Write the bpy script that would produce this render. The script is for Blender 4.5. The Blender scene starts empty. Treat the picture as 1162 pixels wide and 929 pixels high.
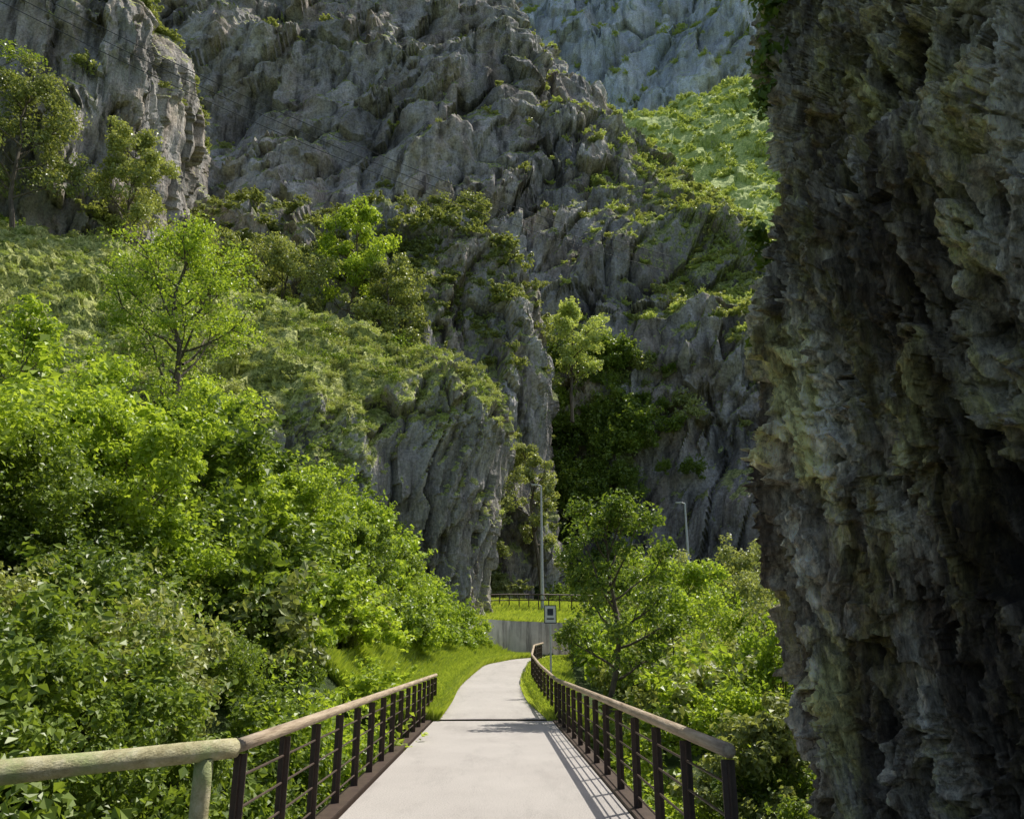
import bpy, math, numpy as np
from mathutils import Vector
rng=np.random.default_rng(7)
scene=bpy.context.scene
# ---------------------------------------------------------------- noise
_g=np.random.default_rng(1).normal(size=(256,3)); _g/=np.linalg.norm(_g,axis=1)[:,None]
def h3(ix,iy,iz,s=0):
    h=(ix.astype(np.int64)*374761393+iy.astype(np.int64)*668265263+iz.astype(np.int64)*2147483647+s*974634777)&0xffffffff
    h=((h^(h>>13))*1274126177)&0xffffffff
    h=((h^(h>>16))*2246822519)&0xffffffff
    return (h^(h>>15))&0xffffffff
def perlin(p,s=0):
    pi=np.floor(p).astype(np.int64); f=p-pi; u=f*f*f*(f*(f*6-15)+10); r=0
    for dx in (0,1):
        wx=u[:,0] if dx else 1-u[:,0]
        for dy in (0,1):
            wy=u[:,1] if dy else 1-u[:,1]
            for dz in (0,1):
                wz=u[:,2] if dz else 1-u[:,2]
                g=_g[h3(pi[:,0]+dx,pi[:,1]+dy,pi[:,2]+dz,s)&255]
                r=r+wx*wy*wz*(g[:,0]*(f[:,0]-dx)+g[:,1]*(f[:,1]-dy)+g[:,2]*(f[:,2]-dz))
    return r*1.5
def fbm(p,o=4,s=0,gain=.5):
    a=1;r=0
    for i in range(o):
        r=r+a*perlin(p*(2.03**i)+i*7.3,s+i); a*=gain
    return r
def ridged(p,o=4,s=0,gain=.5):
    a=1;r=0
    for i in range(o):
        r=r+a*(1-2*np.abs(perlin(p*(2.07**i)+i*5.1,s+i))); a*=gain
    return r
def facets(p,s=0):
    pi=np.floor(p).astype(np.int64); n=len(p)
    b=np.full(n,1e9); b2=np.full(n,1e9); off=np.zeros(n)
    for dx in (-1,0,1):
        for dy in (-1,0,1):
            for dz in (-1,0,1):
                c=pi+np.array([dx,dy,dz]); h=h3(c[:,0],c[:,1],c[:,2],s)
                q=c+np.stack([(h&1023)/1023.,((h>>10)&1023)/1023.,((h>>20)&1023)/1023.],1)
                d=p-q; dd=(d*d).sum(1)
                g=_g[(h>>7)&255]; o=(d*g).sum(1)+(((h>>3)&255)/255.-.5)*.7
                m=dd<b
                b2=np.where(m,b,np.minimum(b2,dd)); off=np.where(m,o,off); b=np.where(m,dd,b)
    return off, np.sqrt(b2)-np.sqrt(b)
# ---------------------------------------------------------------- mesh helpers
def mesh_np(name,V,F,mats=(),smooth=False,attrs=None,midx=None,link=True):
    me=bpy.data.meshes.new(name); V=np.asarray(V,np.float32); F=np.asarray(F,np.int32); k=F.shape[1]
    me.vertices.add(len(V)); me.vertices.foreach_set('co',V.ravel())
    me.loops.add(F.size); me.loops.foreach_set('vertex_index',F.ravel())
    me.polygons.add(len(F)); me.polygons.foreach_set('loop_start',np.arange(0,F.size,k,dtype=np.int32))
    me.polygons.foreach_set('loop_total',np.full(len(F),k,np.int32))
    for m in mats: me.materials.append(m)
    if midx is not None: me.polygons.foreach_set('material_index',np.asarray(midx,np.int32))
    me.polygons.foreach_set('use_smooth',np.full(len(F),smooth))
    if attrs:
        for a,v in attrs.items():
            at=me.attributes.new(a,'FLOAT','POINT'); at.data.foreach_set('value',np.asarray(v,np.float32).ravel())
    me.update(); me.validate()
    if not link: return me
    ob=bpy.data.objects.new(name,me); scene.collection.objects.link(ob); return ob
def grid_faces(nv,nu):
    i=np.arange(nv*nu).reshape(nv,nu)
    return np.stack([i[:-1,:-1],i[:-1,1:],i[1:,1:],i[1:,:-1]],-1).reshape(-1,4)
def cr(C,n):
    C=np.asarray(C,float); m=len(C); P=np.concatenate([2*C[:1]-C[1:2],C,2*C[-1:]-C[-2:-1]])
    t=np.linspace(0,m-1-1e-6,n); i=t.astype(int); f=(t-i).reshape((-1,)+(1,)*(C.ndim-1))
    a,b,c,d=P[i],P[i+1],P[i+2],P[i+3]
    return .5*(2*b+(c-a)*f+(2*a-5*b+4*c-d)*f*f+(3*b-a-3*c+d)*f**3)
def surf(C,nv,nu):
    G=cr(C,nv); return np.swapaxes(cr(np.swapaxes(G,0,1),nu),0,1)
def normals(G):
    du=np.gradient(G,axis=1); dv=np.gradient(G,axis=0); n=np.cross(du,dv)
    return n/(np.linalg.norm(n,axis=-1,keepdims=True)+1e-9)
def empty(name):
    e=bpy.data.objects.new(name,None); scene.collection.objects.link(e); return e
# ---------------------------------------------------------------- material helpers
class NT:
    def __init__(s,name):
        s.m=bpy.data.materials.new(name); s.m.use_nodes=True; s.t=s.m.node_tree; s.t.nodes.clear()
        s.out=s.n('ShaderNodeOutputMaterial'); s.tc=s.n('ShaderNodeTexCoord')
    def n(s,t,**k):
        x=s.t.nodes.new(t)
        for a,b in k.items(): setattr(x,a,b)
        return x
    def l(s,a,b): s.t.links.new(a,b)
    def noise(s,scale,det=5,rough=.6,sc=(1,1,1),rot=(0,0,0),dist=0):
        mp=s.n('ShaderNodeMapping'); mp.inputs['Scale'].default_value=sc; mp.inputs['Rotation'].default_value=rot
        s.l(s.tc.outputs['Object'],mp.inputs[0]); t=s.n('ShaderNodeTexNoise'); t.inputs['Scale'].default_value=scale
        t.inputs['Detail'].default_value=det; t.inputs['Roughness'].default_value=rough; t.inputs['Distortion'].default_value=dist
        s.l(mp.outputs[0],t.inputs['Vector']); return t.outputs['Fac']
    def ramp(s,fac,stops):
        r=s.n('ShaderNodeValToRGB'); e=r.color_ramp.elements
        while len(e)<len(stops): e.new(.5)
        for x,(p,c) in zip(e,stops): x.position=p; x.color=(*c,1) if len(c)==3 else c
        s.l(fac,r.inputs[0]); return r.outputs[0]
    def mix(s,f,a,b,mode='MIX'):
        x=s.n('ShaderNodeMix',data_type='RGBA',blend_type=mode)
        for i,v in ((0,f),(6,a),(7,b)):
            if hasattr(v,'links'): s.l(v,x.inputs[i])
            elif i==0: x.inputs[0].default_value=v
            else: x.inputs[i].default_value=(*v,1)
        return x.outputs[2]
    def math(s,op,a,b=0):
        x=s.n('ShaderNodeMath',operation=op)
        for i,v in enumerate((a,b)):
            if hasattr(v,'links'): s.l(v,x.inputs[i])
            else: x.inputs[i].default_value=v
        return x.outputs[0]
    def attr(s,name): return s.n('ShaderNodeAttribute',attribute_name=name).outputs['Fac']
    def bump(s,h,dist,st=1,prev=None):
        b=s.n('ShaderNodeBump'); b.inputs['Strength'].default_value=st; b.inputs['Distance'].default_value=dist
        s.l(h,b.inputs['Height'])
        if prev: s.l(prev,b.inputs['Normal'])
        return b.outputs[0]
    def bsdf(s,col,rough=.9,nrm=None,spec=.3,metal=0):
        p=s.n('ShaderNodeBsdfPrincipled'); p.inputs['Roughness'].default_value=rough; p.inputs['Specular IOR Level'].default_value=spec
        p.inputs['Metallic'].default_value=metal
        if hasattr(col,'links'): s.l(col,p.inputs['Base Color'])
        else: p.inputs['Base Color'].default_value=(*col,1)
        if nrm: s.l(nrm,p.inputs['Normal'])
        s.l(p.outputs[0],s.out.inputs[0]); return p
B=lambda v:(v,v,v)
def rock_mat(name,c0,c1,c2,sc,bumpd,stain=.6,veg=((.05,.085,.015),(.13,.17,.04)),rot=(0,.5,0),cavd=.3,brown=.5):
    n=NT(name)
    a=n.noise(.06*sc,6,.65); col=n.ramp(a,[(.3,c0),(.5,c1),(.7,c2)])
    st=n.noise(.5*sc,5,.65,sc=(1,1,.1),rot=rot); col=n.mix(stain,col,n.ramp(st,[(.36,B(.16)),(.47,B(.8)),(.66,B(1.35))]),'MULTIPLY')
    bn=n.noise(.16*sc,4,.6,sc=(1,1,.4)); col=n.mix(n.ramp(bn,[(.46,B(0)),(.6,B(brown))]),col,n.mix(1,col,(.92,.74,.57),'MULTIPLY'))
    fn=n.noise(3*sc,5,.7); col=n.mix(.65,col,n.ramp(fn,[(.35,B(.4)),(.5,B(.97)),(.65,B(1.4))]),'MULTIPLY')
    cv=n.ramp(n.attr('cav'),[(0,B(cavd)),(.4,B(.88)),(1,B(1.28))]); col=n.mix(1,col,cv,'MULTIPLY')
    vn=n.noise(.9*sc,5,.75)
    vf=n.math('ADD',n.attr('veg'),n.math('MULTIPLY',n.math('SUBTRACT',vn,.5),1.8))
    vfac=n.ramp(vf,[(.42,B(0)),(.54,B(1))])
    vc=n.ramp(n.noise(2.6*sc,5,.8),[(.4,veg[0]),(.58,veg[1])])
    col=n.mix(vfac,col,vc)
    b=n.bump(n.noise(.8*sc,7,.68,sc=(1,1,.35),rot=rot),bumpd*2.8,1)
    n.bsdf(col,.92,b,.2); return n.m
def leaf_mat(name,dark,light,tr=.4):
    n=NT(name); f=n.math('ADD',n.math('MULTIPLY',n.attr('rnd'),.6),n.math('MULTIPLY',n.n('ShaderNodeObjectInfo').outputs['Random'],.4))
    col=n.ramp(f,[(.05,dark),(.95,light)])
    p=n.bsdf(col,.42,None,.45); t=n.n('ShaderNodeBsdfTranslucent')
    n.l(n.mix(1,col,(1.55,1.5,.7),'MULTIPLY'),t.inputs[0]); m=n.n('ShaderNodeMixShader'); m.inputs[0].default_value=tr
    n.l(p.outputs[0],m.inputs[1]); n.l(t.outputs[0],m.inputs[2]); n.l(m.outputs[0],n.out.inputs[0]); return n.m
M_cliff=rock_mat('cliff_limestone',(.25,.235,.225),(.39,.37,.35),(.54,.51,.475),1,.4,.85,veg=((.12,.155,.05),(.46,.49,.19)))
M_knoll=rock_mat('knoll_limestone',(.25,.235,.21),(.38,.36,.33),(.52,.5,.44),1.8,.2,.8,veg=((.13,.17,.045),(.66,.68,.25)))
M_far=rock_mat('haze_tinted_limestone',(.5,.57,.62),(.62,.67,.7),(.76,.77,.74),.6,.7,.5,veg=((.42,.5,.36),(.55,.6,.36)),cavd=.65,brown=.2)  # pale bluish rock colours stand in for distance haze
M_farslope=rock_mat('haze_tinted_grass_slope',(.5,.51,.47),(.58,.58,.51),(.64,.61,.53),.5,.35,.4,veg=((.28,.38,.1),(.62,.7,.25)),cavd=.7)  # aerial haze put into the paler rock and grass colours
n=NT('tufa_rock')
a=n.noise(.9,7,.72,sc=(1,1,.4)); col=n.ramp(a,[(.36,(.2,.155,.115)),(.45,(.44,.39,.31)),(.54,(.66,.63,.54)),(.66,(.88,.86,.79))])
st=n.noise(.75,5,.62,sc=(1,1,.22),dist=.8); col=n.mix(.88,col,n.ramp(st,[(.4,(.2,.155,.115)),(.5,(.88,.84,.77)),(.64,(1.25,1.23,1.17))]),'MULTIPLY')
s2=n.noise(3.2,5,.65,sc=(1,1,.13),dist=.5); col=n.mix(.8,col,n.ramp(s2,[(.4,(.26,.21,.17)),(.51,(.95,.93,.9)),(.66,(1.3,1.3,1.25))]),'MULTIPLY')
gm=n.noise(1.5,6,.72,sc=(1,1,.35)); col=n.mix(n.ramp(gm,[(.49,B(0)),(.58,B(.8))]),col,n.mix(1,col,(1.12,1.14,.55),'MULTIPLY'))
col=n.mix(.8,col,n.ramp(n.noise(18,5,.78,sc=(1,1,.5)),[(.36,B(.28)),(.5,B(.95)),(.64,B(1.5))]),'MULTIPLY')
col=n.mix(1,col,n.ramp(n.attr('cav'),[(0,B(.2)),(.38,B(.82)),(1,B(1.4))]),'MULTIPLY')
b=n.bump(n.noise(10,8,.8,sc=(1,1,.4),dist=.4),.11,1)
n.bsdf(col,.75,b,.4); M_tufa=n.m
M_leafA=leaf_mat('leaf_fresh',(.17,.265,.028),(.48,.59,.1),.44)
M_leafB=leaf_mat('leaf_ivy',(.08,.14,.022),(.29,.38,.07),.36)
M_leafC=leaf_mat('leaf_olive',(.16,.2,.065),(.46,.5,.2),.3)
M_leafH=leaf_mat('leaf_distant',(.3,.38,.12),(.6,.67,.26),.3)  # greens paled so the leaf colour itself suggests haze on far slopes
M_grass=leaf_mat('grass_blade',(.28,.37,.05),(.56,.64,.14),.4)
n=NT('bark'); n.bsdf(n.ramp(n.noise(6,6,.7,sc=(1,1,.2)),[(.3,(.05,.04,.03)),(.7,(.2,.165,.125))]),.9,n.bump(n.noise(14,6,.7,sc=(1,1,.2)),.02)); M_bark=n.m
n=NT('soil_ground'); n.bsdf(n.ramp(n.noise(.9,6,.7),[(.35,(.04,.06,.02)),(.55,(.08,.125,.03)),(.75,(.16,.2,.06))]),.95,n.bump(n.noise(4,8,.7),.25)); M_ground=n.m
n=NT('path_concrete')
c=n.ramp(n.noise(.5,6,.6),[(.35,(.41,.38,.35)),(.65,(.47,.44,.405))]); c=n.mix(.9,c,n.ramp(n.noise(60,3,.7),[(.3,B(.55)),(.5,B(1)),(.7,B(1.22))]),'MULTIPLY')
c=n.mix(.4,c,n.ramp(n.noise(1.6,7,.75,sc=(1,.25,1)),[(.33,B(.6)),(.5,B(1)),(.8,B(1.05))]),'MULTIPLY')
n.bsdf(c,.8,n.bump(n.noise(90,4,.6),.008)); M_path=n.m
n=NT('painted_steel'); n.bsdf(n.ramp(n.noise(8,6,.7),[(.3,(.05,.034,.027)),(.7,(.1,.068,.05))]),.55,n.bump(n.noise(60,4),.002)); M_steel=n.m
n=NT('handrail_timber'); n.bsdf(n.ramp(n.noise(5,6,.7,sc=(4,.3,4)),[(.3,(.22,.16,.105)),(.5,(.42,.33,.23)),(.7,(.6,.5,.37))]),.7,n.bump(n.noise(20,5,.6,sc=(4,.3,4)),.008)); M_timber=n.m
n=NT('weathered_log'); 
c=n.ramp(n.noise(4,7,.7,sc=(3,.6,3)),[(.3,(.3,.26,.13)),(.5,(.52,.48,.28)),(.7,(.68,.64,.45))]); c=n.mix(n.ramp(n.noise(3,6,.7),[(.46,B(0)),(.6,B(.7))]),c,(.32,.4,.15))
n.bsdf(c,.8,n.bump(n.noise(16,6,.7,sc=(4,.5,4)),.015)); M_log=n.m
n=NT('wall_concrete'); c=n.ramp(n.noise(1.2,6,.65),[(.3,(.42,.4,.34)),(.7,(.62,.6,.53))]); c=n.mix(.85,c,n.ramp(n.noise(1.6,5,.7,sc=(1,1,.12)),[(.38,B(.3)),(.55,B(1)),(.8,B(1.1))]),'MULTIPLY')
n.bsdf(c,.9,n.bump(n.noise(12,6),.02)); M_wall=n.m
n=NT('galvanised_steel'); n.bsdf(n.ramp(n.noise(9,4),[(.3,(.42,.43,.43)),(.7,(.55,.56,.56))]),.5,None,.5,.1); M_galv=n.m
n=NT('sign_white'); n.bsdf(n.ramp(n.noise(9,4),[(.3,(.6,.6,.58)),(.7,(.72,.72,.7))]),.5); M_white=n.m
n=NT('sign_dark'); n.bsdf(n.ramp(n.noise(9,4),[(.3,(.03,.035,.05)),(.7,(.06,.065,.08))]),.5); M_dark=n.m
n=NT('road_asphalt'); n.bsdf(n.ramp(n.noise(20,5),[(.3,B(.045)),(.7,B(.07))]),.9); M_asph=n.m
# ---------------------------------------------------------------- leaves
def leaves(P,N,size,r,jit=.8):
    k=len(P); N=N+r.normal(size=(k,3))*jit; N/=np.linalg.norm(N,axis=1)[:,None]
    T=r.normal(size=(k,3)); T[:,2]-=.5; T-= (T*N).sum(1)[:,None]*N; T/=np.linalg.norm(T,axis=1)[:,None]
    S=np.cross(N,T); L=(size*r.uniform(.6,1.35,k))[:,None]; W=L*r.uniform(.28,.42,k)[:,None]
    V=np.stack([P-T*L*.5,P+S*W+N*W*.35,P+T*L*.5-N*L*.12,P-S*W+N*W*.35],1).reshape(-1,3)
    return V,np.arange(k*4).reshape(-1,4),np.repeat(r.random(k),4)
def clump_leaves(C,R,per,r,flat=.75):
    Ps=[];Ns=[]
    for c,rad in zip(C,R):
        k=max(6,int(per*r.uniform(.7,1.3))); d=r.normal(size=(k,3)); d/=np.linalg.norm(d,axis=1)[:,None]
        q=rad*(r.random(k)**.45)[:,None]*d*np.array([1,1,flat]); Ps.append(c+q); Ns.append(d*.7+np.array([0,0,.8]))
    return np.concatenate(Ps),np.concatenate(Ns)
def shrub_data(seed,nc,per,ls,clr=(.22,.42)):
    r=np.random.default_rng(seed); d=r.normal(size=(nc,3)); d[:,2]=np.abs(d[:,2])*1.1-.25; d/=np.linalg.norm(d,axis=1)[:,None]
    C=d*(r.uniform(.45,.95,nc))[:,None]*np.array([1,1,.85]); R=r.uniform(*clr,nc)
    P,N=clump_leaves(C,R,per,r)
    ns=nc//2; dd=r.normal(size=(ns,3)); dd[:,2]=np.abs(dd[:,2])+.3; dd/=np.linalg.norm(dd,axis=1)[:,None]
    t=r.uniform(.8,1.35,(ns,14)); SP=(dd[:,None,:]*t[...,None]+r.normal(size=(ns,14,3))*.04).reshape(-1,3)
    P=np.concatenate([P,SP]);N=np.concatenate([N,np.repeat(dd,14,0)+[0,0,.5]])
    return leaves(P,N,ls,r)
def shrub_mesh(name,seed,nc,per,ls,mat,**k):
    V,F,a=shrub_data(seed,nc,per,ls,**k); return mesh_np(name,V,F,[mat],False,{'rnd':a},link=False)
near=[shrub_mesh('shrub_leaves',10+i,36,100,.085,[M_leafA,M_leafB,M_leafA,M_leafB,M_leafC][i],clr=(.18,.36)) for i in range(5)]
mid=[shrub_mesh('shrub_leaves_mid',30+i,32,55,.14,[M_leafA,M_leafB,M_leafA,M_leafC][i],clr=(.18,.38)) for i in range(4)]
def place(parent,me,loc,s,r,zs=1.):
    o=bpy.data.objects.new('shrub',me); o.location=loc; o.scale=(s*r.uniform(.85,1.2),s*r.uniform(.85,1.2),s*zs*r.uniform(.8,1.15))
    o.rotation_euler=(r.normal()*.2,r.normal()*.2,r.uniform(0,6.28)); o.parent=parent; scene.collection.objects.link(o)
def tube(pts,rad,seg=7):
    pts=np.asarray(pts,float); k=len(pts); T=np.gradient(pts,axis=0); T/=np.linalg.norm(T,axis=1)[:,None]+1e-9
    up=np.array([1,0,0.]) if abs(T[0,0])<.8 else np.array([0,1.,0]); A=np.cross(T,up); A/=np.linalg.norm(A,axis=1)[:,None]; Bv=np.cross(T,A)
    th=np.linspace(0,2*np.pi,seg,endpoint=False)
    V=pts[:,None]+np.asarray(rad)[:,None,None]*(np.cos(th)[None,:,None]*A[:,None]+np.sin(th)[None,:,None]*Bv[:,None])
    i=np.arange(k*seg).reshape(k,seg); j=np.roll(i,-1,1)
    F=np.stack([i[:-1],j[:-1],j[1:],i[1:]],-1).reshape(-1,4); return V.reshape(-1,3),F
def tree(name,loc,H,R,seed,mat,ls=.12,per=60,nl=14,start=.3,flat=.8,trunk=None,lean=(0,0)):
    r=np.random.default_rng(seed); Vs=[];Fs=[];off=0
    tr=trunk or H*.016
    t=np.linspace(0,1,10); wob=np.cumsum(r.normal(size=(10,2))*H*.012,0)
    tp=np.column_stack([wob[:,0]+lean[0]*t*H,wob[:,1]+lean[1]*t*H,t*H*.93])
    def add(p,ra):
        nonlocal off
        v,f=tube(p,ra); Vs.append(v);Fs.append(f+off);off+=len(v)
    add(tp,tr*(1-t*.85)); C=[];RR=[]
    for i in range(nl):
        s=start+(1-start)*(i+r.random()*.6)/nl; s=min(s,.99); b=np.array([np.interp(s,t,tp[:,k]) for k in range(3)])
        az=i*2.4+r.normal()*.5; prof=math.sin(math.pi*min(1,(s-start)/(1-start)*.8+.2))**.7
        L=R*prof*r.uniform(.7,1.15)+.08*R; el=r.uniform(.15,.75)+s*.35
        d=np.array([math.cos(az)*math.cos(el),math.sin(az)*math.cos(el),math.sin(el)])
        q=np.linspace(0,1,6)[:,None]; p=b+d*L*q+np.array([0,0,.12*L])*q**2+np.cumsum(r.normal(size=(6,3))*L*.03,0)
        add(p,tr*.45*(1-s*.5)*(1-q[:,0]*.8))
        for j in range(6):
            qq=r.uniform(.35,1); c0=np.array([np.interp(qq,q[:,0],p[:,k]) for k in range(3)])
            dd=d+r.normal(size=3)*.8; dd/=np.linalg.norm(dd); l2=L*r.uniform(.15,.42); p2=c0+dd*l2*np.linspace(0,1,4)[:,None]
            add(p2,tr*.16*(1-np.linspace(0,.8,4))); C.append(p2[-1]); RR.append(R*r.uniform(.13,.27))
        C.append(p[-1]);RR.append(R*.2)
    P,N=clump_leaves(C,RR,per,r,flat); V,F,a=leaves(P,N,ls,r)
    nb=sum(map(len,Fs)); VV=np.concatenate(Vs+[V]); FF=np.concatenate(Fs+[F+off])
    o=mesh_np(name,VV,FF,[M_bark,mat],False,{'rnd':np.concatenate([np.zeros(off),a])},np.r_[np.zeros(nb),np.ones(len(F))])
    o.location=loc; return o
# ---------------------------------------------------------------- terrain
def sstep(a,b,x): t=np.clip((x-a)/(b-a),0,1); return t*t*(3-2*t)
PC_y=[-10,22,28,33,42,50,57,70]; PC_x=[-.1,-.1,-.3,-.15,.5,2.2,6,16]; PZ_y=[-10,22,33,42,50,70]; PZ_z=[0,0,.6,1.15,1.4,2]
pcx=lambda y:np.interp(y,PC_y,PC_x); pcz=lambda y:np.interp(y,PZ_y,PZ_z)
def canL(x,y): 
    yy=np.clip(y,8,45); w=np.maximum(-x-2.8-.7*sstep(20,26,y),0)
    a=.3+w*(.75+.02*(yy-12))+np.maximum(.1*(yy-12),-.2); cap=5.6+.17*(yy-14)
    return cap-np.log1p(np.exp((cap-a)*1.2))/1.2+.0
def canR(x,y): return -.9+(np.clip(y,4,60)-10)*.125
def ground(x,y):
    x=np.asarray(x,float);y=np.asarray(y,float)
    gl=canL(x,y)-1.5; gr=canR(x,y)-1.9
    pz=pcz(y)-.12; c=pcx(y)
    w=x-c
    base=np.where(w<0,gl,gr)
    corr=np.where(y<22,-2.0,pz); blend=1-sstep(2.0,4.2,np.abs(w))
    z=base*(1-blend)+corr*blend
    wl=52.6+.75*np.clip(x,-2,30)
    t=sstep(-.0,.5,y-wl)*(x>-3); z=z*(1-t)+np.maximum(3.4,z)*t
    t2=sstep(1.5,8,y-wl); z=z*(1-t2)+5.0*t2
    return z
xs=np.concatenate([np.linspace(-900,-60,24)[:-1],np.arange(-60,60,.5),np.linspace(60,900,24)])
ys=np.concatenate([np.linspace(-600,-20,16)[:-1],np.arange(-20,90,.5),np.linspace(90,1200,28)])
X,Y=np.meshgrid(xs,ys); Z=ground(X.ravel(),Y.ravel())+.25*fbm(np.column_stack([X.ravel()*.4,Y.ravel()*.4,np.zeros(X.size)]),3)*(np.abs(X.ravel()-pcx(Y.ravel()))>2.6)
mesh_np('ground',np.column_stack([X.ravel(),Y.ravel(),Z]),grid_faces(*X.shape),[M_ground],True)
# ---------------------------------------------------------------- cliffs
VEG=[]
def cliff(name,C,nv,nu,mat,scale,amp,veg_t=.55,seed=0,vegb=None,tilt=.5,big_a=6,rg=.55):
    G=surf(np.asarray(C,float),nv,nu); Nn=normals(G); P=G.reshape(-1,3); N0=Nn.reshape(-1,3)
    ct,sn=math.cos(tilt),math.sin(tilt)
    R=np.column_stack([P[:,0]*ct+P[:,2]*sn,P[:,1],-P[:,0]*sn+P[:,2]*ct])
    warp=np.column_stack([fbm(P/(14*scale),3,seed+3),fbm(P/(14*scale),3,seed+4),fbm(P/(14*scale),3,seed+5)])
    big=fbm(P/(38*scale),3,seed)+rg*ridged(R/(22*scale)*np.array([1,1,.22])+warp*.25,3,seed+50,.45)
    Q=R/scale*np.array([1,1,.22])+warp*1.8
    rd=ridged(Q/8,5,seed+9,.5); f1,c1=facets(Q/6.5,seed+1); f2,c2=facets(Q/2.2+3,seed+2); f3,c3=facets(R/scale/1.0*np.array([1,1,.4])+warp,seed+6)
    flute=fbm(R/scale/1.6*np.array([1,1,.1])+warp*.5,3,seed+30)
    rough=sstep(-.35,.45,fbm(P/(17*scale)+9,3,seed+70))
    det=(1.6*rd)*(.5+.7*rough)+4.2*f1+(1.7*f2+.5*f3)*(.2+rough)+.7*flute-.7*np.exp(-c1*14)-.3*np.exp(-c2*10)*rough
    D=amp*(big_a*big+det)*scale
    P2=P+N0*D[:,None]; N=normals(P2.reshape(nv,nu,3)).reshape(-1,3)
    flip=np.sign((N*N0).sum(1).mean()) ; N=N*flip
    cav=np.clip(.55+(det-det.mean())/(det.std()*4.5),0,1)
    vn=fbm(P/(9*scale)+5,4,seed+20)
    veg=np.clip((N[:,2]-veg_t)*1.6+vn*.3+.45,0,1)
    if vegb is not None: veg=np.clip(veg+vegb(P),0,1)
    o=mesh_np(name,P2,grid_faces(nv,nu),[mat],False,{'cav':cav,'veg':veg}); VEG.append((name,P2,N,veg)); return o
cols=[(-150,40,-165,100,170,1.2),(-110,70,-114,138,175,1.2),(-80,84,-84,148,180,1.2),(-52,90,-57,150,178,1.25),(-25,93,-28,150,165,1.3),(-2,93,-1.6,150,146,1.4),(6,92,6.4,150,127,1.6),(17,91,17.4,147,114,1.8),(28,88,28.4,140,94,2.),(36,86,36,132,81,2.),(40,84,39.5,124,67.6,2.),(45,82,43,116,56,2.),(52,80,50,106,42,2.),(85,70,85,95,38,1.6),(130,50,130,80,40,1.5)]
rows=[]
for s in (0,.13,.27,.42,.57,.72,.87,1):
    rows.append([(a+(c-a)*s,b+(d-b)*s**ex,-3+(e+3)*s) for a,b,c,d,e,ex in cols])
rows.append([(c+2,d+14,e-2) for a,b,c,d,e,ex in cols]); rows.append([(c+4,d+40,e-40) for a,b,c,d,e,ex in cols])
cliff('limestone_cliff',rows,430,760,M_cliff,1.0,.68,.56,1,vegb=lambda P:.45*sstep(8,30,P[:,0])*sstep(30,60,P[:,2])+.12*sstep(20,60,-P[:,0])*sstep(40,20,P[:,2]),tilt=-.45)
C=[[(-60,62,-4),(-40,60,-4),(-20,62,-4),(-5,66,-4),(1.6,69,-4),(4.0,76,-4),(4,98,-4)],
[(-60,70,20),(-40,68,20),(-20,67,20),(-5,68,20),(1.8,71,20),(3.4,79,20),(3,100,20)],
[(-60,76,38),(-40,74,37),(-20,73,35),(-6,73,34),(2.6,76,34),(4.0,83,33),(3,102,30)],
[(-60,82,47),(-40,80,46),(-20,79,44),(-8,78,43),(-.4,80,42),(1.4,87,40),(0,104,36)],
[(-60,88,54),(-40,86,53),(-20,85,51),(-9,85,50),(-5,87,49),(-3,94,46),(-3,106,42)],
[(-60,110,58),(-40,108,56),(-20,106,53),(-10,106,50),(-6,106,48),(-4,108,45),(-3,112,42)]]
cliff('rock_spur',C,260,360,M_cliff,.6,.75,.5,40,tilt=-.2,vegb=lambda P:.25+0*P[:,0],big_a=2.5)
C=[[(-60,26,-2),(-45,30,-2),(-30,32,-2),(-20,36,-2),(-13,43,-2),(-7.5,49.5,-2),(-3.4,53,-2),(-1.6,59,-2),(-3,78,-2)],
[(-60,30,6),(-45,36,6),(-30,36,6),(-20,38,6),(-12.5,43,6),(-7.3,49,6),(-3,52.5,6),(-1.2,58,6),(-3,78,6)],
[(-60,36,15),(-45,40,14),(-30,40,12.5),(-20,41,11.5),(-12.5,44,11.5),(-7,48.5,12),(-2.0,52,12.5),(-.4,58,12),(-2,79,12)],
[(-60,46,27),(-44,47,24),(-30,46,21),(-20,46,18),(-13,47,17),(-7.5,50,17.5),(-1.7,52,18),(0.1,58,17.5),(-1,80,16)],
[(-60,54,34),(-43,54,31),(-30,53,27.5),(-20.5,53,24),(-14,53,22.8),(-8.3,55,22.3),(-3.8,55,21.4),(-1.6,60,20),(-3,82,18)],
[(-60,64,40),(-42,62,36),(-30,61,32.5),(-20.5,60,28.5),(-15,60,27),(-9,60,25),(-5,62,23),(-3,66,21),(-4,84,20)],
[(-60,90,44),(-42,84,40),(-30,84,35),(-20.5,84,30),(-15,84,28),(-9,84,26),(-5,84,24),(-4,85,22),(-5,90,20)]]
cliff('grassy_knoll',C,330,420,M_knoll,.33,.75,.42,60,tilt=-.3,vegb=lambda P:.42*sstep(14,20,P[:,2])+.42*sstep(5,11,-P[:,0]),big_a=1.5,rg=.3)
C=[[(-75,40,20),(-58,50,20),(-46,57,22),(-37,60,24),(-32,67,26),(-36,90,26)],
[(-75,42,36),(-58,52,36),(-46,58,36),(-37,61,36),(-32.5,67,36),(-36,90,36)],
[(-75,43,50),(-58,54,48),(-47,60,49),(-38,62,50),(-33.5,68,50),(-37,90,50)],
[(-75,45,64),(-58,56,61),(-48,61,61),(-39,63,61),(-35,69,60),(-38,90,60)],
[(-75,55,74),(-58,66,70),(-48,68,67),(-41,69,65),(-38,74,64),(-40,92,64)],
[(-75,80,80),(-58,85,76),(-48,88,72),(-43,88,68),(-41,88,66),(-42,94,66)]]
cliff('rock_buttress',C,230,260,M_knoll,.5,.7,.5,80,tilt=.1,big_a=3)
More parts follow.
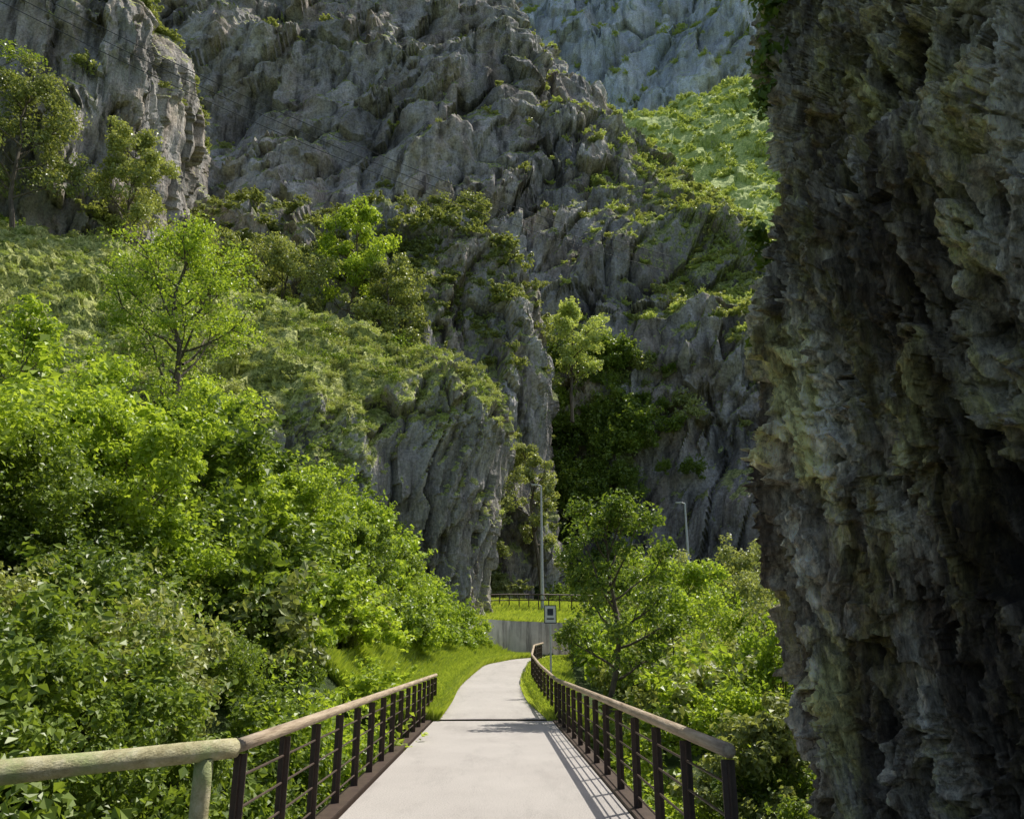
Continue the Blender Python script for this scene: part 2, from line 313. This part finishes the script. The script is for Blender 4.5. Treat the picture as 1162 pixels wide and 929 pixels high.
C=[[(0,150,40),(25,142,50),(45,130,40),(65,120,20),(110,110,20)],
[(5,175,95),(30,172,92),(52,160,85),(75,150,75),(120,140,70)],
[(15,215,150),(42,210,140),(65,200,135),(90,190,130),(140,180,120)],
[(25,255,190),(52,250,188),(75,248,195),(97,246,202),(150,240,200)],
[(30,280,200),(55,280,205),(80,280,210),(105,280,215),(150,280,215)]]
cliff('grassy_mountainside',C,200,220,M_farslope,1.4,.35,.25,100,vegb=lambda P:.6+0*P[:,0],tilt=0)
C=[[(-90,290,100),(-40,300,100),(10,300,120),(50,290,150),(90,285,160),(140,280,160),(200,270,160)],
[(-90,305,170),(-40,318,180),(12,315,190),(50,308,205),(92,300,212),(140,295,215),(200,290,210)],
[(-90,325,250),(-40,340,260),(14,330,255),(52,330,262),(94,318,268),(140,310,270),(200,310,260)],
[(-90,360,340),(-40,370,350),(16,360,350),(54,362,350),(96,345,345),(140,340,340),(200,340,330)],
[(-90,390,430),(-40,395,440),(16,395,440),(54,395,430),(96,385,430),(140,380,430),(200,380,420)]]
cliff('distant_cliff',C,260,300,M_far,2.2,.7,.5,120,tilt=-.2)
def cling(name,src,count,thr,smin,smax,mat,seed,cond=None,per=26,nc=9,ls=.3):
    r=np.random.default_rng(seed); _,P,N,v=[q for q in VEG if q[0]==src][0]
    m=(v>thr)
    if cond is not None: m&=cond(P)
    idx=np.nonzero(m)[0]
    if len(idx)==0: return
    idx=r.choice(idx,min(count,len(idx)),replace=False)
    base=[shrub_data(seed*10+i,nc,per,ls,clr=(.3,.5)) for i in range(4)]
    Vs=[];As=[]
    for i in idx:
        V,F,a=base[r.integers(4)]; s=r.uniform(smin,smax)*(1.7 if r.random()<.08 else 1); th=r.uniform(0,6.28); c,s2=math.cos(th),math.sin(th)
        W=V*np.array([s,s,s*r.uniform(.55,1)]); W=np.column_stack([W[:,0]*c-W[:,1]*s2,W[:,0]*s2+W[:,1]*c,W[:,2]])+P[i]+N[i]*s*.1
        Vs.append(W);As.append(np.clip(a*.7+r.random()*.3,0,1))
    V=np.concatenate(Vs); mesh_np(name,V,np.arange(len(V)).reshape(-1,4),[mat],False,{'rnd':np.concatenate(As)})
cling('cliff_shrubs','limestone_cliff',1100,.6,.4,1.3,M_leafC,3)
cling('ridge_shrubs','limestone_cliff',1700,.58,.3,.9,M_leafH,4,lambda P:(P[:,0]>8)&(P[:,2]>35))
cling('spur_shrubs','rock_spur',1300,.52,.35,1.3,M_leafC,5)
cling('knoll_shrubs','grassy_knoll',2200,.6,.18,.5,M_leafC,6,ls=.2)
cling('knoll_grass_tufts','grassy_knoll',5200,.6,.12,.32,M_leafH,7,ls=.2)
cling('knoll_dark_shrubs','grassy_knoll',300,.55,.3,.8,M_leafB,17,ls=.2)
cling('buttress_shrubs','rock_buttress',300,.6,.5,1.4,M_leafC,8)
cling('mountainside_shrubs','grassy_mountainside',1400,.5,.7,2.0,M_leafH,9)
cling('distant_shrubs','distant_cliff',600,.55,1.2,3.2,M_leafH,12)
# ---------------------------------------------------------------- near tufa wall
prof=[(13,12.2),(8,10.2),(4.9,9.1),(3.35,8.4),(2.75,7.6),(2.85,6.9),(3.2,6.1),(3.55,5.2),(3.8,4.2),(4.1,2.6),(4.5,0.5),(5.2,-3)]
zs=[(-4,.8),(-1,.45),(.6,.15),(2,.02),(3.5,-.08),(5.2,-.02),(6.4,.28),(7.6,.36),(9,.5),(11,.7),(15,1.2)]
C=[[(x+dx*(1 if i>1 else .3),y+(.3*math.sin(z*.9) if 2<i<9 else 0),z) for i,(x,y) in enumerate(prof)] for z,dx in zs]
G=surf(C,1000,700); N0=normals(G).reshape(-1,3); P=G.reshape(-1,3)
if N0[:, 0].mean()>0: N0=-N0
w=np.column_stack([fbm(P*np.array([1,1,.6]),4,201),fbm(P*np.array([1,1,.6]),4,202),fbm(P*np.array([1,1,.6]),4,203)])
f0,c0=facets(P*np.array([1.3,1.3,.5])+w*.7,210); f1,c1=facets(P*np.array([3.6,3.6,1.1])+w*1.2,211); f2,c2=facets(P*np.array([8.5,8.5,3.4])+w*2.4,212); f3,c3=facets(P*np.array([18,18,8.])+w*3,213)
rib=ridged(P*np.array([2.6,2.6,.45])+w*1.0,3,220,.45); rib2=ridged(P*np.array([7,7,1.8])+w*2.6,3,224,.5)
rough=sstep(-.5,.2,fbm(P*.8+4,3,260))
det=.14*f0+.14*f1+(.14*f2+.06*f3)*(.4+.8*rough)+.07*rib+.055*rib2*(.4+.8*rough)
hole=fbm(P*np.array([1.9,1.9,.8])+w*.5,3,240); det-=.25*sstep(.3,.6,hole)
D=.14*fbm(P*.5,2,250)+det-.1
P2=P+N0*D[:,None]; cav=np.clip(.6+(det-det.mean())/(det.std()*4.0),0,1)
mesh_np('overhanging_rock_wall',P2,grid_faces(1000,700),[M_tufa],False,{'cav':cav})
r=np.random.default_rng(5); Ps=[];Ns=[]
for c,s in (((3.15,7.5,8.1),.2),((3.1,7.6,7.6),.16),((3.2,7.4,8.8),.22),((2.95,7.7,5.7),.12),((2.9,7.8,6.0),.1),((2.7,7.6,4.6),.07)):
    k=int(900*s); d=r.normal(size=(k,3)); Ps.append(np.array(c)+d*s*np.array([.5,.6,.6])-np.array([.1,0,0])); Ns.append(d)
V,F,a=leaves(np.concatenate(Ps),np.concatenate(Ns),.1,r); mesh_np('hanging_plant',V,F,[M_leafB],False,{'rnd':a*.6})
# ---------------------------------------------------------------- shrubs left and right
r=np.random.default_rng(21); E=empty('hillside_shrub_thicket')
y=5.5
while y<50:
    st=1.35 if y<20 else 1.8
    x=-3.4 if y<21 else min(-4.1,float(pcx(y))-4.0)
    lim=-(.78*y+4)
    while x>max(lim,-30):
        px,py=x+r.uniform(-.5,.5)*st,y+r.uniform(-.6,.6)*st; s=r.uniform(.75,1.6)*(1 if y<20 else 1.2)
        if y<9 and px>-4.2: s*=.6
        if px>-5.5 and y>20: s*=.75
        bump=2.3*float(fbm(np.array([[px*.27,py*.27,3.]]),2,77)[0])
        z=float(canL(px,py))-s*.6+bump+(-1.1 if (px>-4.5 and y<20) else 0)
        me=(near if math.hypot(px,py)<19 else mid)
        q=fbm(np.array([[px*.2,py*.2,9.]]),2,5)[0]; k=r.integers(len(me)) if r.random()<.3 else (0 if q>-.03 else 1)
        if y<11 and px>-9 and r.random()<.4: k=1
        place(E,me[k],(px,py,z),s,r,1.0); x-=st
    y+=st
for i in range(46):
    py=r.uniform(4.5,22); px=-2.75-r.random()*1.6; place(E,near[[1,3,0][r.integers(3)]],(px,py,-1.2-r.random()*.5),r.uniform(.7,1.0),r)
for i in range(40):
    py=r.uniform(9,20); px=-4-r.random()*8; place(E,near[1],(px,py,float(ground(px,py))+.2),r.uniform(.7,1.1),r)
for px,py,z,s in ((-4.2,41,3.2,1.4),(-3.6,44,3.3,1.5),(-5,46,4.4,1.8),(-3.4,47,3.2,1.3),(-6.5,47,5.2,1.9),(-4.4,49,4.6,1.7),(-2.6,45.5,2.2,.9),(-6,44,5,1.7),(-7.5,43,5.8,1.9),(-3.5,37,2.2,1.2),(-3.2,40,2.3,1.1),(-2.7,43,2.3,1.1),(-2.2,46.5,2.3,1.1),(-1.7,49,2.4,1.0),(-2.5,48.5,3.4,1.3),(-1.3,50.3,2.2,.8),(-4.2,34,2.2,1.2),(-1.2,50.6,3.0,.9),(-.8,51.0,2.0,.6)):
    place(E,mid[[0,2][r.integers(2)]],(px,py,z),s,r)
E2=empty('riverside_shrub_thicket'); y=7.5
while y<64:
    st=1.4 if y<20 else 2.
    x=max(float(pcx(y))+3.1,.095*y+1.3)
    while x<min(.46*y+3,32):
        px,py=x+r.uniform(-.3,.6)*st,y+r.uniform(-.5,.5)*st; s=r.uniform(.7,1.4)*(.8 if y<16 else 1.2)
        z=float(canR(px,py))-s*.6+1.1*float(fbm(np.array([[px*.3,py*.3,3.]]),2,78)[0])-(1.0 if x<3.9 else 0)
        if y>50: z+= (y-50)*.1
        me=near if y<18 else mid
        place(E2,me[[0,2,4,1][r.integers(4)] if y<18 else [0,3,2,3,1][r.integers(5)]],(px,py,z),s,r); x+=st
    y+=st
E3=empty('cliff_foot_bushes')
for i in range(130):
    px=r.uniform(-6,34); py=r.uniform(70,88); s=r.uniform(1.3,2.6); place(E3,mid[[1,1,3][r.integers(3)]],(px,py,5+s*.2+(py-66)*.06),s,r)
E4=empty('cleft_bushes')
for i in range(80):
    z=r.uniform(6,40); px=8+r.uniform(-4,7)+ (z-6)*.1; py=92+50*((z+3)/118)**1.7-3+r.uniform(-1.5,1); place(E4,mid[1],(px,py,z),r.uniform(1.2,2.6),r)
for i in range(30):
    z=r.uniform(22,40); px=r.uniform(10,24); py=91+50*((z+3)/110)**1.8-1.5; place(E4,mid[[1,3][r.integers(2)]],(px,py,z),r.uniform(.8,2.2),r)
# ---------------------------------------------------------------- trees
tree('ash_tree',(-14.2,35,8.5),12.5,3.6,301,M_leafA,.15,85,28,.12,.6)
tree('alder_tree',(3.1,22,-1.6),7.2,1.9,302,M_leafB,.12,70,17,.38,.7)
tree('silver_poplar_tree',(3.9,66,4.5),14.8,2.4,303,M_leafC,.26,60,14,.4)
tree('cliff_oak_tree',(8.6,88,27),14,4.2,304,M_leafH,.34,80,14,.35)
tree('lime_tree',(-14.4,70,27),16.5,4.2,305,M_leafA,.28,110,14,.3)
tree('holm_oak_tree',(-10.2,68,23),14,3.8,306,M_leafC,.28,110,14,.2)
tree('hazel_tree',(-19,66,26),11,4.4,307,M_leafC,.26,100,14,.15)
tree('hazel_tree',(-23.5,66,28),9.5,3.8,308,M_leafC,.26,100,13,.15)
tree('holm_oak_tree',(-28,66,29),9,3.6,319,M_leafC,.26,90,13,.15)
tree('holm_oak_tree',(-37.5,56,33),13.5,4.8,309,M_leafC,.26,110,15,.2)
tree('holm_oak_tree',(-31.5,60,32),12.5,3.8,310,M_leafC,.26,110,15,.2)
tree('holm_oak_tree',(-44,55,36),14,4.6,311,M_leafB,.26,100,14,.2)
tree('holm_oak_tree',(-4.6,83,43),9,3.8,315,M_leafC,.3,80,12,.2)
tree('birch_tree',(-1.2,62,5),12.5,2.4,312,M_leafC,.2,60,14,.3)
for i,(x,y2,h,R,m) in enumerate([(-11.8,18.5,4.2,2.2,M_leafA),(-9.2,25,3.6,2.2,M_leafA),(-6.9,28,3.2,1.8,M_leafA),(-5.6,33,3.0,1.5,M_leafB),(-5.0,39,2.8,1.5,M_leafB),(-7.6,17,3.0,1.6,M_leafA),(-13.5,22,3.8,2.3,M_leafB)]):
    tree('elder_tree',(x,y2,float(ground(x,y2))),h,R,330+i,m,.13,70,14,.2)
for i,(x,y2,h,R,m) in enumerate([(8.5,38,4.6,2.4,M_leafA),(13,43,5,2.6,M_leafC),(6.2,29,3.8,1.8,M_leafA),(6.2,19,3.4,1.5,M_leafA),(17,50,5,2.8,M_leafC),(11,55,4.6,2.6,M_leafC),(4.6,15,2.6,1.1,M_leafC),(9.5,27,4.6,2.2,M_leafC),(7,48,3.8,2.0,M_leafB)]):
    tree('willow_tree',(x,y2,float(ground(x,y2))),h,R,350+i,m,.13 if y2<35 else .18,55,14,.25)
# ---------------------------------------------------------------- path, deck
def box(name,c,d,mat,rot=0,parent=None,bev=0):
    import bmesh
    bm=bmesh.new(); bmesh.ops.create_cube(bm,size=1)
    for v in bm.verts: v.co=Vector((v.co.x*d[0],v.co.y*d[1],v.co.z*d[2]))
    if bev: bmesh.ops.bevel(bm,geom=bm.edges[:],offset=bev,segments=2,affect='EDGES')
    me=bpy.data.meshes.new(name); bm.to_mesh(me); bm.free(); me.materials.append(mat)
    o=bpy.data.objects.new(name,me); o.location=c; o.rotation_euler=(0,0,rot); scene.collection.objects.link(o)
    if parent: o.parent=parent
    return o
br=empty('footbridge')
box('deck',(-.105,8.5,-.1),(3.05,27,.2),M_path,0,br,.01)
box('edge_beam',(1.53,8.5,-.14),(.2,27,.34),M_steel,0,br); box('edge_beam',(-1.77,8.5,-.14),(.2,27,.34),M_steel,0,br)
box('expansion_joint',(-.1,22.03,-.022),(3.05,.03,.04),M_steel,0,br)
ys2=np.linspace(22.06,58,160); cx=pcx(ys2); cx=np.convolve(np.pad(cx,8,'edge'),np.ones(17)/17,'valid'); cz=np.convolve(np.pad(pcz(ys2),8,'edge'),np.ones(17)/17,'valid')
hw=np.interp(ys2,[22,26,58],[1.52,1.3,1.25]); P=np.array([[(x-w_,yy,z),(x-w_/3,yy,z+.01),(x+w_/3,yy,z+.01),(x+w_,yy,z)] for x,yy,z,w_ in zip(cx,ys2,cz,hw)])
mesh_np('footpath',P.reshape(-1,3),grid_faces(160,4)[:,::-1],[M_path],True)
# ---------------------------------------------------------------- railings
def tubes_obj(name,items,mat,parent=None,seg=10):
    Vs=[];Fs=[];o=0
    for p,ra in items:
        v,f=tube(p,ra,seg); Vs.append(v);Fs.append(f+o)
        o+=len(v)
    ob=mesh_np(name,np.concatenate(Vs),np.concatenate(Fs),[mat],True)
    if parent: ob.parent=parent
    return ob
def railing(name,pts,spacing,h=1.0):
    pts=np.asarray(pts,float); seg=np.r_[0,np.cumsum(np.linalg.norm(np.diff(pts[:,:2],axis=0),axis=1))]; L=seg[-1]
    E=empty(name); at=lambda s:np.array([np.interp(s,seg,pts[:,k]) for k in range(3)])
    ss=np.arange(0,L+.01,spacing)
    for s in ss:
        p=at(s); q=at(min(s+.1,L))-at(max(s-.1,0)); a=math.atan2(q[1],q[0])
        box('post_flange_a',(p[0],p[1],p[2]+h/2-.12),(.09,.012,h+.12),M_steel,a+math.pi/2,E)
        box('post_web',(p[0],p[1],p[2]+h/2-.12),(.012,.055,h+.10),M_steel,a+math.pi/2,E)
    S=np.linspace(0,L,max(12,int(L*2))); top=np.array([at(s) for s in S]); e0=top[0]-top[1]; e1=top[-1]-top[-2]; e0/=np.linalg.norm(e0); e1/=np.linalg.norm(e1)
    hp=np.concatenate([[top[0]+e0*.052],[top[0]+e0*.05],top[1:-1],[top[-1]+e1*.05],[top[-1]+e1*.052]])
    tubes_obj('handrail',[(hp+[0,0,h],np.r_[.001,np.full(len(hp)-2,.048),.001])],M_timber,E,12)
    tubes_obj('rods',[(top+[0,0,hh],np.full(len(top),.011)) for hh in (.14,.36,.58,.79)],M_steel,E,6)
    return E
railing('bridge_railing',[(1.53,5.75,0),(1.53,22,0),(1.4,28,.3),(1.35,33,.62),(1.75,40,1.05),(2.5,46,1.25)],1.26)
railing('bridge_railing',[(-1.8,6.15,0),(-1.8,24.8,0.05)],1.24)
lf=empty('log_fence')
A=np.array([-1.84,6.12,.98]); Dv=np.array([-2.9,4.7,.98]); C2=np.array([-4.4,2.6,.98])
def log(a,b,ra): 
    t=np.linspace(0,1,14)[:,None]; rr=ra*(1+.04*np.sin(np.linspace(0,9,14))); p=a+(b-a)*t; u_=(b-a)/np.linalg.norm(b-a)
    p=np.concatenate([p[:1]-u_*.003,p,p[-1:]+u_*.003]); return p,np.r_[.001,rr,.001]
tubes_obj('top_log',[log(A,Dv,.066),log(Dv+(Dv-A)*.01,C2,.068)],M_log,lf,18)
tubes_obj('lower_log',[log(A-[.0,0,.5],Dv-[0,0,.5],.045),log(Dv-[0,0,.5],C2-[0,0,.5],.045)],M_log,lf,14)
tubes_obj('log_posts',[log(np.array([x,y_,-.9]),np.array([x,y_,.93]),.06) for x,y_ in ((-1.98,5.93),(-2.86,4.75),(-4.0,3.1))],M_log,lf,16)
# ---------------------------------------------------------------- retaining wall, road, fence
wp=np.array([(-2.6,47.5),(-.7,51.3),(.8,52.9),(3,54.8),(6,57.0),(10,60)]); wt=np.interp(np.arange(6),[0,1,2,3,4,5],[3.4,3.75,3.7,3.7,3.7,3.8])
Vv=[];Ff=[]
for (x,y_),t in zip(wp,wt): Vv+= [(x,y_,0),(x,y_,t),(x-.15,y_+.35,t),(x-.15,y_+.35,0)]
for i in range(5):
    for k in range(4): a=i*4+k; b_=i*4+(k+1)%4; Ff.append((a,b_,b_+4,a+4))
Ff.append((0,1,2,3)); Ff.append((20,23,22,21))
W=mesh_np('retaining_wall',Vv,Ff,[M_wall])
rd=empty('upper_road'); yr=np.array([(-6,62,5.03),(0,64,5.03),(10,69,5.03),(22,74,5.03),(45,78,5.03)]); pr=cr(yr,30); P=np.stack([pr+[1,-3,0],pr+[-1,3,0]],1); q=mesh_np('asphalt',P.reshape(-1,3),grid_faces(30,2)[:,::-1],[M_asph]); q.parent=rd
gf=empty('roadside_guardrail'); pg=cr(np.array([(-3,57.5,4.7),(1,58.6,4.9),(6,61.5,5.05),(14,65.5,5.1),(24,69,5.1)]),26)
tubes_obj('rails',[(pg+[0,0,.85],np.full(26,.05)),(pg+[0,0,.45],np.full(26,.04))],M_steel,gf,8)
tubes_obj('posts',[(np.array([p-[0,0,.6],p+[0,0,.85]]),[.045,.045]) for p in pg],M_steel,gf,6)
# ---------------------------------------------------------------- lamps
def lamp(x,y_,z,h,arm):
    E=empty('street_lamp')
    tubes_obj('pole',[(np.array([[x,y_,z-.5],[x,y_,z+h*.5],[x,y_,z+h]]),[.14,.105,.07])],M_galv,E,10)
    tubes_obj('arm',[(np.array([[x,y_,z+h-.02],[x+arm*.5,y_,z+h+.06],[x+arm,y_,z+h+.07]]),[.05,.045,.045])],M_galv,E,8)
    box('lamp_head',(x+arm*1.3,y_,z+h+.08),(.5,.22,.1),M_galv,0,E,.03); box('lens',(x+arm*1.3,y_,z+h+.02),(.34,.16,.03),M_white,0,E,.01)
lamp(3.25,60,4.9,9.0,-.4); lamp(15.3,65,5,8.5,-.4)
# ---------------------------------------------------------------- sign
E=empty('path_sign'); sx,sy=1.78,28
tubes_obj('post',[(np.array([[sx,sy,-.2],[sx,sy,1.5],[sx,sy,3.2]]),[.035,.035,.035])],M_galv,E,10)
box('panel',(sx,sy-.05,2.93),(.42,.02,.6),M_dark,0,E,.008); box('face',(sx,sy-.064,2.93),(.36,.006,.54),M_white,0,E)
box('symbol',(sx,sy-.069,3.0),(.2,.004,.22),M_dark,0,E); box('symbol_bar',(sx,sy-.069,2.78),(.24,.004,.05),M_dark,0,E)
# ---------------------------------------------------------------- power lines
def wire(a,b,sag):
    t=np.linspace(0,1,40)[:,None]; p=np.array(a)+(np.array(b)-np.array(a))*t; p[:,2]-=sag*4*(t*(1-t))[:,0]; return p,np.full(40,.035)
tubes_obj('power_line',[wire((-60,42,58+k*1.2),(20,84,44+k*1.0),4) for k in range(3)],M_dark,None,5)
# ---------------------------------------------------------------- grass verges
def grass(name,n_,f,seed,h=(.12,.4)):
    r=np.random.default_rng(seed); P=f(r,n_); k=len(P); th=r.uniform(0,6.28,k); H=r.uniform(*h,k)[:,None]; w_=.014+.014*r.random((k,1))
    D=np.column_stack([np.cos(th),np.sin(th),np.zeros(k)]); S=np.column_stack([-D[:,1],D[:,0],D[:,2]]); up=np.array([0,0,1.])
    V=np.stack([P-S*w_,P+S*w_,P+up*H*.7+D*H*.25+S*w_*.6,P+up*H+D*H*.6],1).reshape(-1,3)
    mesh_np(name,V,np.arange(k*4).reshape(-1,4),[M_grass],False,{'rnd':np.repeat(r.random(k),4)})
def vl(r,n_):
    y=22+r.random(n_)**1.2*30; x=np.interp(y,ys2,cx)-np.interp(y,ys2,hw)-r.random(n_)**1.2*3.2+.08; return np.column_stack([x,y,ground(x,y)])
def vr(r,n_):
    y=22+r.random(n_)*28; x=np.interp(y,ys2,cx)+np.interp(y,ys2,hw)+r.random(n_)**1.4*1.8-.05; return np.column_stack([x,y,ground(x,y)])
def vb(r,n_):
    x=r.uniform(-3,12,n_); y=53+.75*np.clip(x,-2,30)+r.random(n_)*8; return np.column_stack([x,y,ground(x,y)])
grass('grass_verge',170000,vl,1,(.1,.5)); grass('grass_verge',40000,vr,2); grass('grass_bank',60000,vb,3,(.3,.7))
# ---------------------------------------------------------------- light, world, camera
el,az=math.radians(58),math.radians(47)
d=Vector((math.sin(az)*math.cos(el),math.cos(az)*math.cos(el),math.sin(el)))
L=bpy.data.lights.new('sun','SUN'); L.energy=5; L.angle=math.radians(.5); L.color=(1,.95,.86); s=bpy.data.objects.new('sun',L); s.rotation_euler=d.to_track_quat('Z','Y').to_euler(); scene.collection.objects.link(s)
w=bpy.data.worlds.new('World'); scene.world=w; w.use_nodes=True; nt=w.node_tree; bg=nt.nodes['Background']; sk=nt.nodes.new('ShaderNodeTexSky'); sk.sky_type='NISHITA'; sk.sun_disc=False; sk.sun_elevation=el; sk.sun_rotation=az
nt.links.new(sk.outputs[0],bg.inputs[0]); bg.inputs[1].default_value=.15
sk.dust_density=2.5; sk.ozone_density=.8
cam=bpy.data.cameras.new('camera'); cam.sensor_width=36; cam.lens=36*912/1162; cam.clip_end=4000; co=bpy.data.objects.new('camera',cam); scene.collection.objects.link(co)
co.location=(0,0,1.6); co.rotation_euler=(math.radians(90+17),0,math.radians(-1.0)); scene.camera=co
scene.view_settings.view_transform='Standard'; scene.view_settings.look='None'; scene.view_settings.exposure=0
